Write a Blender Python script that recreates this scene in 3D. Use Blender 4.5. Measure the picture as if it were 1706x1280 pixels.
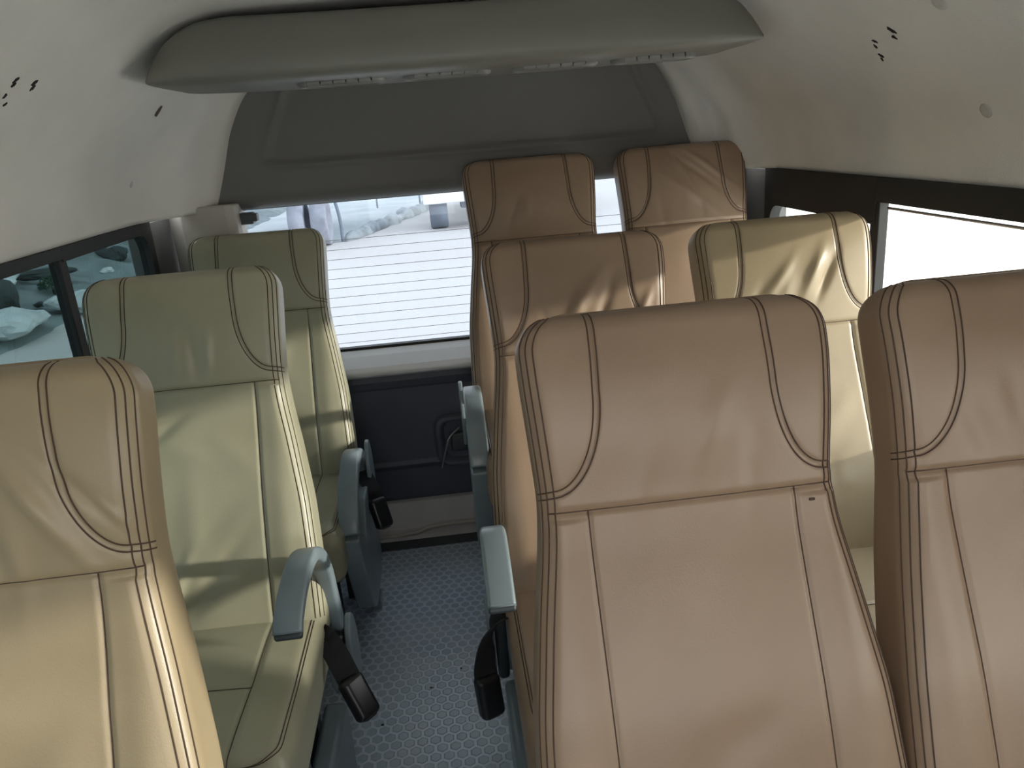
import bpy, bmesh, math, random
import numpy as np
from mathutils import Vector, Matrix, noise

for o in list(bpy.data.objects):
    bpy.data.objects.remove(o)
SC = bpy.context.scene
COL = SC.collection

# ------------------------------------------------------------------ camera
YAW, PITCH, ROLL, FL, ZC = 0.0743, 0.318, 0.0821, 1274.5, 1.35
f = Vector((math.sin(YAW)*math.cos(PITCH), math.cos(YAW)*math.cos(PITCH), -math.sin(PITCH)))
r0 = Vector((math.cos(YAW), -math.sin(YAW), 0)); u0 = r0.cross(f)
cr, sr = math.cos(ROLL), math.sin(ROLL)
rv = cr*r0 - sr*u0; uv = sr*r0 + cr*u0
cd = bpy.data.cameras.new('camera'); cam = bpy.data.objects.new('camera', cd); COL.objects.link(cam)
m = Matrix(((rv.x, uv.x, -f.x, 0), (rv.y, uv.y, -f.y, 0), (rv.z, uv.z, -f.z, ZC), (0, 0, 0, 1)))
cam.matrix_world = m
cd.sensor_width = 36; cd.lens = FL/1706*36; cd.clip_start = .02; cd.clip_end = 300
SC.camera = cam

# ------------------------------------------------------------------ light and exposure
SC.view_settings.view_transform = 'Standard'; SC.view_settings.look = 'None'
SC.view_settings.exposure = 1.25; SC.view_settings.gamma = 1; SC.view_settings.use_curve_mapping = False
W = bpy.data.worlds.new('hazy_sky'); SC.world = W; W.use_nodes = True
wn = W.node_tree.nodes; wl = W.node_tree.links
bg = wn['Background']
tc = wn.new('ShaderNodeTexCoord'); sp = wn.new('ShaderNodeSeparateXYZ'); rp = wn.new('ShaderNodeValToRGB')
wl.new(tc.outputs['Generated'], sp.inputs[0]); wl.new(sp.outputs['Z'], rp.inputs[0]); wl.new(rp.outputs[0], bg.inputs[0])
rp.color_ramp.elements[0].position = 0.0; rp.color_ramp.elements[0].color = (1.0, .96, .90, 1)
rp.color_ramp.elements[1].position = 0.6; rp.color_ramp.elements[1].color = (.90, .95, 1.0, 1)
bg.inputs[1].default_value = 1.8
SUN_TRAVEL = Vector((-1.5, .42, -.26)).normalized()
sd = bpy.data.lights.new('sun', 'SUN'); sd.energy = 1.9; sd.angle = math.radians(2.0); sd.color = (1, .95, .86)
sun = bpy.data.objects.new('sun', sd); COL.objects.link(sun)
sun.rotation_euler = SUN_TRAVEL.to_track_quat('-Z', 'Y').to_euler(); sun.location = (6, -6, 4)

# ------------------------------------------------------------------ helpers
def tag(o, label=None, cat=None, group=None, kind=None):
    if label: o['label'] = label
    if cat: o['category'] = cat
    if group: o['group'] = group
    if kind: o['kind'] = kind
    return o

def empty(name, loc, label, cat, group=None):
    o = bpy.data.objects.new(name, None); COL.objects.link(o); o.location = loc
    o.empty_display_size = .05
    return tag(o, label, cat, group)

class MB:
    def __init__(s): s.v = []; s.f = []
    def add(s, v, f):
        n = len(s.v); s.v += [tuple(p) for p in v]; s.f += [tuple(i+n for i in q) for q in f]; return s
    def box(s, x0, x1, y0, y1, z0, z1):
        v = [(x, y, z) for z in (z0, z1) for y in (y0, y1) for x in (x0, x1)]
        return s.add(v, [(0,2,3,1),(4,5,7,6),(0,1,5,4),(2,6,7,3),(0,4,6,2),(1,3,7,5)])
    def rbox(s, c, size, r, n=4, rot=None):
        """rounded box"""
        hx, hy, hz = [a/2 for a in size]; r = min(r, hx, hy, hz)*.999
        V = []; F = []; idx = {}
        def coords(h):
            if h-r < 1e-4: a = [-h] ; 
            inner = np.array([-(h-r), (h-r)])
            t = np.tan(np.linspace(-math.pi/4, 0, n+1))*1.0
            lo = [-h + r*(1+math.tan(-math.pi/4*(1-k/n))) for k in range(n+1)]
            return lo + [-q for q in lo[::-1]]
        cx, cy, cz = coords(hx), coords(hy), coords(hz)
        def vid(p):
            k = tuple(round(a, 6) for a in p)
            if k not in idx:
                q = [max(-(h-r), min(h-r, a)) for a, h in zip(p, (hx, hy, hz))]
                d = Vector([a-b for a, b in zip(p, q)])
                d = d.normalized()*r if d.length > 1e-9 else d
                w = Vector(q)+d
                if rot is not None: w = rot @ w
                idx[k] = len(V); V.append((w.x+c[0], w.y+c[1], w.z+c[2]))
            return idx[k]
        for ax, (A, B, hh) in enumerate(((cy, cz, hx), (cx, cz, hy), (cx, cy, hz))):
            for sgn in (-1, 1):
                for i in range(len(A)-1):
                    for j in range(len(B)-1):
                        q = []
                        for a, b in ((A[i], B[j]), (A[i+1], B[j]), (A[i+1], B[j+1]), (A[i], B[j+1])):
                            p = [0, 0, 0]; p[ax] = sgn*hh; o = [k for k in (0, 1, 2) if k != ax]; p[o[0]] = a; p[o[1]] = b
                            q.append(vid(p))
                        q = list(dict.fromkeys(q))
                        if len(q) > 2: F.append(q if sgn > 0 else q[::-1])
        return s.add(V, F)
    def tube(s, pts, r, n=8, cap=True, flat=None):
        pts = [Vector(p) for p in pts]; rr = r if isinstance(r, (list, tuple)) else [r]*len(pts)
        V = []; up = None
        for i, p in enumerate(pts):
            t = (pts[min(i+1, len(pts)-1)] - pts[max(i-1, 0)]).normalized()
            if up is None:
                up = t.orthogonal().normalized() if flat is None else Vector(flat)
            up = (up - t*up.dot(t)).normalized(); sd_ = t.cross(up)
            for k in range(n):
                a = 2*math.pi*k/n
                V.append(p + (up*math.cos(a) + sd_*math.sin(a))*rr[i])
        F = [(i*n+k, i*n+(k+1) % n, (i+1)*n+(k+1) % n, (i+1)*n+k) for i in range(len(pts)-1) for k in range(n)]
        if cap: F += [tuple(range(n))[::-1], tuple((len(pts)-1)*n+k for k in range(n))]
        return s.add(V, F)
    def sweep(s, pts, prof, side):
        """sweep closed 2D profile [(a,b)] along pts; a along `side`, b along the in-plane normal. prof may be a list per point"""
        pts = [Vector(p) for p in pts]; side = Vector(side).normalized(); V = []; N = len(pts)
        for i, p in enumerate(pts):
            t = (pts[min(i+1, N-1)] - pts[max(i-1, 0)]).normalized(); nn = side.cross(t).normalized()
            pr = prof[i] if isinstance(prof[0][0], (list, tuple)) else prof
            for a, b in pr: V.append(p + side*a + nn*b)
        n = len(pr)
        F = [(i*n+k, i*n+(k+1) % n, (i+1)*n+(k+1) % n, (i+1)*n+k) for i in range(N-1) for k in range(n)]
        F += [tuple(range(n))[::-1], tuple((N-1)*n+k for k in range(n))]
        return s.add(V, F)
    def prism(s, poly, lo, hi, ax=0):
        """extrude polygon in the plane perpendicular to ax"""
        V = []
        for h in (lo, hi):
            for a, b in poly:
                V.append({0: (h, a, b), 1: (a, h, b), 2: (a, b, h)}[ax])
        n = len(poly)
        return s.add(V, [(k, (k+1) % n, n+(k+1) % n, n+k) for k in range(n)] + [tuple(range(n))[::-1], tuple(range(n, 2*n))])
    def build(s, name, mat, parent=None, smooth=True, bevel=0, sub=0):
        me = bpy.data.meshes.new(name); me.from_pydata(s.v, [], s.f); me.validate()
        bm = bmesh.new(); bm.from_mesh(me); bmesh.ops.recalc_face_normals(bm, faces=bm.faces); bm.to_mesh(me); bm.free()
        me.materials.append(mat)
        o = bpy.data.objects.new(name, me); COL.objects.link(o)
        if parent: o.parent = parent
        if smooth:
            me.polygons.foreach_set('use_smooth', [True]*len(me.polygons))
        if bevel:
            b = o.modifiers.new('bevel', 'BEVEL'); b.width = bevel; b.segments = 3; b.limit_method = 'ANGLE'; b.angle_limit = math.radians(35)
            b.harden_normals = True
        if sub:
            q = o.modifiers.new('sub', 'SUBSURF'); q.levels = sub; q.render_levels = sub
        return o

def rrect(w, h, r, n=5):
    out = []
    for cx, cy, a0 in ((w/2-r, h/2-r, 0), (-w/2+r, h/2-r, 90), (-w/2+r, -h/2+r, 180), (w/2-r, -h/2+r, 270)):
        for k in range(n+1):
            a = math.radians(a0+90*k/n); out.append((cx+r*math.cos(a), cy+r*math.sin(a)))
    return out

def bez(P, n=24):
    """Catmull-Rom through P"""
    P = [Vector(p) for p in P]; Q = [P[0]*2-P[1]] + P + [P[-1]*2-P[-2]]; out = []
    per = max(2, n//(len(P)-1))
    for i in range(1, len(Q)-2):
        a, b, c, d = Q[i-1:i+3]
        for k in range(per):
            t = k/per
            out.append(.5*((2*b)+(c-a)*t+(2*a-5*b+4*c-d)*t*t+(-a+3*b-3*c+d)*t**3))
    return out+[P[-1]]

# ------------------------------------------------------------------ materials
def mat(name, base, rough=.5, metal=0, noise_amt=0, noise_scale=6, bump=0, bump_scale=200, spec=.5, alt=None, trans=None, coat=0, sheen=0):
    M = bpy.data.materials.new(name); M.use_nodes = True
    n = M.node_tree.nodes; l = M.node_tree.links; b = n['Principled BSDF']
    b.inputs['Base Color'].default_value = (*base, 1); b.inputs['Roughness'].default_value = rough
    b.inputs['Metallic'].default_value = metal; b.inputs['Specular IOR Level'].default_value = spec
    b.inputs['Coat Weight'].default_value = coat; b.inputs['Coat Roughness'].default_value = .25
    b.inputs['Sheen Weight'].default_value = sheen
    co = n.new('ShaderNodeTexCoord')
    if noise_amt:
        nz = n.new('ShaderNodeTexNoise'); nz.inputs['Scale'].default_value = noise_scale; nz.inputs['Detail'].default_value = 5
        l.new(co.outputs['Object'], nz.inputs['Vector'])
        mx = n.new('ShaderNodeMix'); mx.data_type = 'RGBA'
        a2 = alt if alt else tuple(c*(1-noise_amt) for c in base)
        rr = n.new('ShaderNodeMapRange'); rr.inputs['From Min'].default_value = .35; rr.inputs['From Max'].default_value = .68
        l.new(nz.outputs['Fac'], rr.inputs['Value']); l.new(rr.outputs[0], mx.inputs['Factor'])
        mx.inputs['A'].default_value = (*base, 1); mx.inputs['B'].default_value = (*a2, 1)
        l.new(mx.outputs['Result'], b.inputs['Base Color'])
    if bump:
        nb = n.new('ShaderNodeTexNoise'); nb.inputs['Scale'].default_value = bump_scale; nb.inputs['Detail'].default_value = 3
        l.new(co.outputs['Object'], nb.inputs['Vector'])
        bp = n.new('ShaderNodeBump'); bp.inputs['Strength'].default_value = bump; bp.inputs['Distance'].default_value = .002
        l.new(nb.outputs['Fac'], bp.inputs['Height']); l.new(bp.outputs[0], b.inputs['Normal'])
    return M

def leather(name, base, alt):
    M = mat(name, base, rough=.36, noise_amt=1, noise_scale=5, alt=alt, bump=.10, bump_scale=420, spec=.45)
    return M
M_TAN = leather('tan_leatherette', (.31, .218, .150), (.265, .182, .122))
M_TAN_SUN = leather('sunlit_tint_leatherette', (.36, .285, .18), (.31, .245, .15))  # lighter copy of the tan leather, warm sunlight put into the colour
M_TAN_DAY = leather('daylight_tint_leatherette', (.37, .355, .255), (.325, .31, .215))  # copy of the tan leather with greenish daylight painted into its colour
M_THREAD = mat('brown_thread', (.075, .045, .03), rough=.8)
M_PLAST = mat('blue_grey_plastic', (.20, .25, .275), rough=.33, noise_amt=.12, noise_scale=12, spec=.6, bump=.06, bump_scale=300)
M_PLASTD = mat('dark_grey_plastic', (.05, .062, .07), rough=.45)
M_BLACK = mat('black_plastic', (.012, .012, .014), rough=.35)
M_WEB = mat('black_webbing', (.012, .012, .016), rough=.85, bump=.6, bump_scale=900)
M_STEEL = mat('brushed_steel', (.5, .5, .52), rough=.35, metal=1)
M_HEAD = mat('headliner_fabric', (.76, .735, .69), rough=.95, noise_amt=.10, noise_scale=4, bump=.5, bump_scale=420, spec=.15)
M_TRIM = mat('beige_trim_plastic', (.46, .43, .38), rough=.45, noise_amt=.06)
M_TRIMG = mat('grey_trim_plastic', (.12, .122, .12), rough=.55, noise_amt=.08)
M_DUCT = mat('grey_duct_plastic', (.19, .185, .16), rough=.42, noise_amt=.08, noise_scale=3, bump=.08, bump_scale=300)
M_TAIL = mat('tailgate_trim_vinyl', (.15, .147, .138), rough=.55, noise_amt=.08, noise_scale=3, bump=.15, bump_scale=300)
M_NAVY = mat('dark_blue_grey_trim', (.08, .09, .122), rough=.5, noise_amt=.2, noise_scale=3, bump=.15, bump_scale=300)
M_WHITE = mat('white_painted_metal', (.84, .86, .88), rough=.25, spec=.6)
M_RUB = mat('black_rubber', (.012, .013, .014), rough=.6)
M_KICK = mat('grey_carpet_trim', (.50, .49, .50), rough=.8, noise_amt=.15)

def glass(name, tint, gl=.06):
    M = bpy.data.materials.new(name); M.use_nodes = True; n = M.node_tree.nodes; l = M.node_tree.links; n.clear()
    o = n.new('ShaderNodeOutputMaterial'); t = n.new('ShaderNodeBsdfTransparent'); g = n.new('ShaderNodeBsdfGlossy'); mx = n.new('ShaderNodeMixShader')
    t.inputs[0].default_value = (*tint, 1); g.inputs['Roughness'].default_value = .02; mx.inputs[0].default_value = gl
    l.new(t.outputs[0], mx.inputs[1]); l.new(g.outputs[0], mx.inputs[2]); l.new(mx.outputs[0], o.inputs[0])
    return M
G_REAR = glass('clear_glass', (.60, .625, .655), .03)
G_LEFT = glass('green_tinted_glass', (.29, .345, .35), .05)
G_RIGHT = glass('pale_tinted_glass', (.96, .97, .95), .02)

# hexagon patterned rubber floor mat
M_FLOOR = mat('blue_grey_rubber', (.13, .16, .20), rough=.32, spec=.5)
n = M_FLOOR.node_tree.nodes; l = M_FLOOR.node_tree.links; b = n['Principled BSDF']
co = n.new('ShaderNodeTexCoord')
def vm(op, a, bb=None):
    v = n.new('ShaderNodeVectorMath'); v.operation = op
    l.new(a, v.inputs[0])
    if bb is not None:
        if isinstance(bb, tuple): v.inputs[1].default_value = bb
        else: l.new(bb, v.inputs[1])
    return v.outputs[0]
def ma(op, a, bb=None, c=None):
    v = n.new('ShaderNodeMath'); v.operation = op; v.use_clamp = False
    for i, q in enumerate((a, bb, c)):
        if q is None: continue
        if isinstance(q, (int, float)): v.inputs[i].default_value = q
        else: l.new(q, v.inputs[i])
    return v.outputs[0]
def hexdist(vec):
    ab = vm('ABSOLUTE', vec); s_ = n.new('ShaderNodeSeparateXYZ'); l.new(ab, s_.inputs[0])
    d2 = ma('ADD', ma('MULTIPLY', s_.outputs[0], .5), ma('MULTIPLY', s_.outputs[1], .8660254))
    return ma('MAXIMUM', s_.outputs[0], d2)
HS = .031
p = vm('SCALE', co.outputs['Object']); n[-1].inputs['Scale'].default_value = 1/HS
p = vm('ADD', p, (500.0, 500.0*1.7320508, 0))
R_ = (1.0, 1.7320508, 1.0)
a_ = vm('SUBTRACT', vm('MODULO', p, R_), (.5, .8660254, 0)); b_ = vm('SUBTRACT', vm('MODULO', vm('ADD', p, (.5, .8660254, 0)), R_), (.5, .8660254, 0))
dh = ma('MINIMUM', hexdist(a_), hexdist(b_))       # 0 centre .. .5 rim
rim = n.new('ShaderNodeMapRange'); rim.interpolation_type = 'SMOOTHSTEP'; l.new(dh, rim.inputs['Value'])
rim.inputs['From Min'].default_value = .32; rim.inputs['From Max'].default_value = .41
nz = n.new('ShaderNodeTexNoise'); nz.inputs['Scale'].default_value = 7; nz.inputs['Detail'].default_value = 6; l.new(co.outputs['Object'], nz.inputs['Vector'])
dirt = n.new('ShaderNodeMapRange'); dirt.inputs['From Min'].default_value = .42; dirt.inputs['From Max'].default_value = .68; l.new(nz.outputs['Fac'], dirt.inputs['Value'])
m1 = n.new('ShaderNodeMix'); m1.data_type = 'RGBA'; l.new(rim.outputs[0], m1.inputs['Factor'])
m1.inputs['A'].default_value = (.33, .40, .47, 1); m1.inputs['B'].default_value = (.52, .60, .69, 1)
m2 = n.new('ShaderNodeMix'); m2.data_type = 'RGBA'; l.new(ma('MULTIPLY', dirt.outputs[0], .35), m2.inputs['Factor']); l.new(m1.outputs['Result'], m2.inputs['A'])
m2.inputs['B'].default_value = (.52, .56, .60, 1); l.new(m2.outputs['Result'], b.inputs['Base Color'])
bp = n.new('ShaderNodeBump'); bp.inputs['Strength'].default_value = .7; bp.inputs['Distance'].default_value = .002
l.new(rim.outputs[0], bp.inputs['Height']); l.new(bp.outputs[0], b.inputs['Normal'])

# ------------------------------------------------------------------ the van's shell
XC = .085
YF, YB = -.75, 2.56          # front end of the modelled cabin, tailgate plane
PROF = [(.935, 1.185), (.930, 1.25), (.90, 1.325), (.85, 1.392), (.79, 1.452), (.725, 1.512), (.672, 1.558), (.61, 1.600), (.53, 1.627), (.44, 1.635), (.2, 1.638), (0, 1.639)]
OPEN = [(.775, 1.185), (.752, 1.24), (.722, 1.32), (.705, 1.37), (.685, 1.42), (.638, 1.50), (.585, 1.552), (.52, 1.59), (.45, 1.605), (.35, 1.612), (.2, 1.615), (0, 1.615)]
PR = bez([(a, 0, b_z) for a, b_z in PROF], 60)
PR = [(p_.x, p_.z) for p_ in PR]
PO = [(p_.x, p_.z) for p_ in bez([(a, 0, b_z) for a, b_z in OPEN], 60)]
def roof_z(hw):
    hw = abs(hw); xs = [p_[0] for p_ in PR][::-1]; zs = [p_[1] for p_ in PR][::-1]
    return float(np.interp(hw, xs, zs))
mb = MB(); ys = [YF, -.3, .2, .7, 1.2, 1.7, 2.1, 2.28, 2.33, 2.37, 2.41, 2.45, 2.49, 2.515]
sh = {2.28: .02, 2.33: .14, 2.37: .36, 2.41: .50, 2.45: .54, 2.49: .78, 2.515: 1.0}
loop = [(-a, z) for a, z in PR] + [(a, z) for a, z in PR[::-1][1:]]
lpo = [(-a, z) for a, z in PO] + [(a, z) for a, z in PO[::-1][1:]]
V = []; NL = len(loop)
for y in ys:
    k = sh.get(y, 0)
    for (a, z), (a2, z2) in zip(loop, lpo):
        V.append((XC+a*(1-k)+a2*k, y, z*(1-k)+z2*k))
F = [(i*NL+j, i*NL+j+1, (i+1)*NL+j+1, (i+1)*NL+j) for i in range(len(ys)-1) for j in range(NL-1)]
mb.add(V, F)
ceil = mb.build('ceiling', M_HEAD); tag(ceil, kind='structure')
sol = ceil.modifiers.new('thick', 'SOLIDIFY'); sol.thickness = .03; sol.offset = 1
me = ceil.data
# make the normals point outwards so that the thickness grows to the outside
if me.polygons[len(me.polygons)//2].normal.z < 0: me.flip_normals()

def floor_obj():
    mb = MB(); mb.box(XC-.96, XC+.96, YF, 2.47, -.03, 0)
    o = mb.build('floor', M_FLOOR, smooth=False); tag(o, kind='structure'); return o
floor_obj()

def side_wall(sgn, name):
    """inner side panel with the long sliding window"""
    xi = XC+sgn*.935; xo = XC+sgn*1.0; a, c = min(xi, xo), max(xi, xo)
    mb = MB()
    y0 = YF
    if sgn > 0: mb.box(a, c, .46, .80, .62, 1.18)   # broad middle pillar
    mb.box(a, c, y0, 2.60, 0, .62)          # lower panel
    mb.box(a, c, y0, 2.60, 1.18, 1.215)     # rail over the window
    mb.box(a, c, 2.36, 2.60, .62, 1.18)     # rear pillar
    mb.box(a, c, y0, y0+.1, .62, 1.18)      # front pillar
    o = mb.build(name, M_TRIMG, smooth=False, bevel=.004); tag(o, kind='structure')
side_wall(-1, 'wall_left'); side_wall(1, 'wall_right')

def side_window(sgn, num, g, ztop_front, ztop_rear, ymull, y0):
    xi = XC+sgn*.925; xm = XC+sgn*.955
    a, c = sorted((XC+sgn*.928, XC+sgn*.960))
    # black frame
    mb = MB()
    mb.box(a, c, y0, ymull, ztop_front, 1.185)
    mb.box(a, c, ymull, 2.365, ztop_rear, 1.185)
    mb.box(a, c, y0, 2.365, .60, .645)
    mb.box(a, c, 2.325, 2.365, .645, ztop_rear)
    mb.box(a, c, y0, y0+.04, .645, ztop_front)
    # rounded rear upper corner
    R = .05; cy, cz = 2.325-R, ztop_rear-R
    poly = [(2.33, ztop_rear+.005)] + [(cy+R*math.cos(t), cz+R*math.sin(t)) for t in np.linspace(math.pi/2, 0, 8)]
    mb.prism(poly, a, c, 0)
    fr = mb.build('window_%d' % num, M_RUB, smooth=False, bevel=.003); tag(fr, kind='structure')
    if sgn > 0:
        pass
    m3 = MB(); m3.box(a+.003, c-.004, ymull-.014, ymull+.022, .645, max(ztop_front, ztop_rear))
    m3.build('mullion', M_RUB, fr, smooth=False, bevel=.003)
    gx = XC+sgn*.946
    for (p0, p1, zt) in ((y0+.03, ymull, ztop_front), (ymull, 2.33, ztop_rear)):
        m2 = MB(); m2.box(gx-.002, gx+.002, p0, p1, .64, zt+.003); m2.build('pane', g, fr, smooth=False)
    if sgn > 0:
        m4 = MB(); m4.tube([(XC+.926, y0+.05, 1.120), (XC+.926, ymull-.06, 1.119)], .0035, 6); m4.build('rail', M_STEEL, fr)
    return fr
side_window(-1, 1, G_LEFT, 1.158, 1.152, 1.80, -.65)
side_window(1, 2, G_RIGHT, 1.128, 1.075, 1.74, .78)
m9 = MB()
m9.box(XC+.928, XC+.975, YF+.02, .48, 1.128, 1.185); m9.box(XC+.928, XC+.975, YF+.02, .48, .60, .645)
fr3 = m9.build('window_4', M_RUB, smooth=False, bevel=.003); tag(fr3, kind='structure')
MB().box(XC+.944, XC+.948, YF+.05, .47, .64, 1.13).build('pane', G_RIGHT, fr3, smooth=False)

# windscreen wall behind the camera
m8 = MB(); m8.box(XC-.97, XC+.97, YF-.05, YF, 0, .80); m8.box(XC-.97, XC+.97, YF-.05, YF, 1.36, 1.70)
m8.box(XC-.97, XC-.78, YF-.05, YF, .80, 1.36); m8.box(XC+.78, XC+.97, YF-.05, YF, .80, 1.36)
o = m8.build('wall_front', M_TRIMG, smooth=False); tag(o, kind='structure')

# tailgate -----------------------------------------------------------
ZT0 = .108; ZT1 = .602; ZW0 = .690; ZW1 = 1.19
def tail():
    # upper trim: a shaped panel with a recessed field
    nx, nz = 150, 70
    hw = .80; z0, z1 = ZW1-.012, 1.665
    V = []
    for j in range(nz+1):
        for i in range(nx+1):
            x = XC+.02+(i/nx*2-1)*hw; z = z0+(z1-z0)*j/nz
            yy = YB-.045
            # rounded lower lip turning out to the glass
            t = (z-z0)/.055
            if t < 1: yy += .05*(1-math.sqrt(max(0, 1-(1-t)**2)))
            # recessed field
            zl = 1.312 - .0; fx = abs(x-(XC+.02))-(.62-.10*max(0, (z-1.33))/.2); fz = zl-z
            d = max(fx, fz)
            rc_ = .045
            if fx > -rc_ and fz > -rc_: d = math.hypot(fx+rc_, fz+rc_)-rc_
            s_ = 1/(1+math.exp(d/.0035)); yy += .010*s_
            yy -= .006*math.exp(-((d-.008)/.008)**2)
            V.append((x, yy, z))
    F = [(j*(nx+1)+i, j*(nx+1)+i+1, (j+1)*(nx+1)+i+1, (j+1)*(nx+1)+i) for j in range(nz) for i in range(nx)]
    root = MB().add(V, F)
    root.box(XC-.80, XC+.84, YB+.02, YB+.06, ZW1+.0, 1.72)
    o = root.build('door_1', M_TAIL); tag(o, kind='structure')
    # lower dark trim with pressed steps
    prof = [(YB+.01, ZT1), (YB-.028, ZT1-.004), (YB-.036, ZT1-.03), (YB-.030, ZT1-.055), (YB-.026, ZT1-.06), (YB-.026, .27), (YB-.034, .255), (YB-.02, .235), (YB-.018, ZT0+.02), (YB-.008, ZT0), (YB+.05, ZT0), (YB+.05, ZT1)]
    t = MB().prism(prof, XC-.86, XC+.86, 0); t.build('lower_trim', M_NAVY, o, smooth=False, bevel=.004)
    # white painted sill below the glass
    prof = [(YB+.05, ZT1-.01), (YB-.050, ZT1-.006), (YB-.068, ZT1+.004), (YB-.072, ZT1+.018), (YB-.062, ZT1+.034), (YB-.030, ZW0-.022), (YB-.006, ZW0-.004), (YB+.05, ZW0-.004)]
    t = MB().prism(prof, XC-.86, XC+.86, 0); q = t.build('window_sill', M_WHITE, o, smooth=False, bevel=.006); q['label'] = 'white painted sill'
    t = MB().box(XC-.82, XC+.82, YB-.006, YB+.02, ZW0-.006, ZW0+.004); t.box(XC-.82, XC+.82, YB-.0, YB+.02, ZW1-.012, ZW1-.003)
    t.build('window_seal', M_RUB, o, smooth=False)
    g = MB().box(XC-.82, XC+.82, YB+.004, YB+.009, ZW0-.002, ZW1+.01).build('rear_glass', G_REAR, o, smooth=False)
    # demister wires inside the glass
    t = MB(); z = ZW0+.022
    while z < ZW1-.11:
        t.box(XC-.80, XC+.80, YB+.0025, YB+.0035, z-.0007, z+.0007); z += .0315
    t.build('demister_wires', mat('demister_print', (.38, .34, .32), .6), g, smooth=False)['label'] = 'thin demister lines'
    # inner latch housing
    hs = MB(); path = []
    cx0, cz0 = -.035, .335; w_, h_ = .25, .19
    pts = rrect(w_, h_, .045, 8); V = []
    rings = [(1.0, 0), (.97, -.022), (.90, -.030), (.82, -.026), (.74, -.006), (.70, .012)]
    for k, dy in rings:
        for a, c in pts: V.append((cx0+.06+(a)*(k if abs(a) else 1), YB-.030+dy, cz0+c*(k-.0)))
    N = len(pts)
    F = [(i*N+k, i*N+(k+1) % N, (i+1)*N+(k+1) % N, (i+1)*N+k) for i in range(len(rings)-1) for k in range(N)] + [tuple((len(rings)-1)*N+k for k in range(N))]
    hs.add(V, F); H = hs.build('latch_housing', M_NAVY, o)
    k = MB(); k.rbox((cx0+.02, YB-.035, cz0-.01), (.06, .02, .07), .008); k.build('latch_lever', mat('grey_lever', (.05, .055, .06), .4), H)
    k = MB(); k.tube(bez([(-.008, YB-.05, .385), (-.045, YB-.07, .36), (-.06, YB-.075, .33), (-.085, YB-.08, .25)], 16), .0035, 6); k.build('pull_cord', M_STEEL, o)['label'] = 'short hanging wire'
    return o
tail()

# kick sill and scuff plate behind the floor mat
prof = [(2.44, -.03), (2.44, .004), (2.455, .012), (2.475, .014), (2.49, .022), (2.50, .035), (2.53, .11), (2.60, .115), (2.60, -.03)]
o = MB().prism(prof, XC-.94, XC+.94, 0).build('trim_1', M_KICK, smooth=False, bevel=.004); tag(o, kind='structure')
def strip():
    pts = [(-.42, 2.455, .020), (-.22, 2.457, .020), (-.14, 2.475, .030), (.03, 2.478, .032), (.3, 2.478, .032)]
    t = MB().sweep(bez(pts, 30), rrect(.014, .012, .005, 3), (0, -.3, 1))
    o = t.build('trim_2', M_TRIM); tag(o, kind='structure')
    t = MB().box(XC-.9, XC+.9, 2.385, 2.44, .0005, .005)
    for k in range(90): t.box(XC-.88+k*.0195, XC-.88+k*.0195+.009, 2.39, 2.435, .005, .0075)
    o = t.build('trim_3', mat('tread_strip', (.06, .066, .075), .6), smooth=False); tag(o, kind='structure')
strip()
# rear corner pillars (plastic covers beside the tailgate glass)
for sgn, num in ((-1, 4), (1, 5)):
    xin = XC+.01+sgn*.715; xmid = XC+sgn*.80; xw = XC+sgn*.93
    xmid = XC+sgn*.875; poly = [(xw, 2.54), (xmid, 2.47), (xin+sgn*.035, 2.478), (xin+sgn*.008, 2.488), (xin, 2.51), (xin, 2.58), (xw, 2.58)]
    if sgn > 0: poly = poly[::-1]
    o = MB().prism(poly, 0.02, 1.205, 2).build('trim_%d' % num, M_TRIM, smooth=False, bevel=.006); tag(o, kind='structure')
# rubber bump stop by the glass
t = MB(); t.rbox((XC-.69, 2.535, 1.155), (.045, .05, .035), .006); t.rbox((XC-.665, 2.53, 1.157), (.02, .036, .024), .004)
o = t.build('bump_stop', M_PLASTD); tag(o, 'small dark grey bump stop on the left pillar beside the rear glass', 'bump stop')

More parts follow.
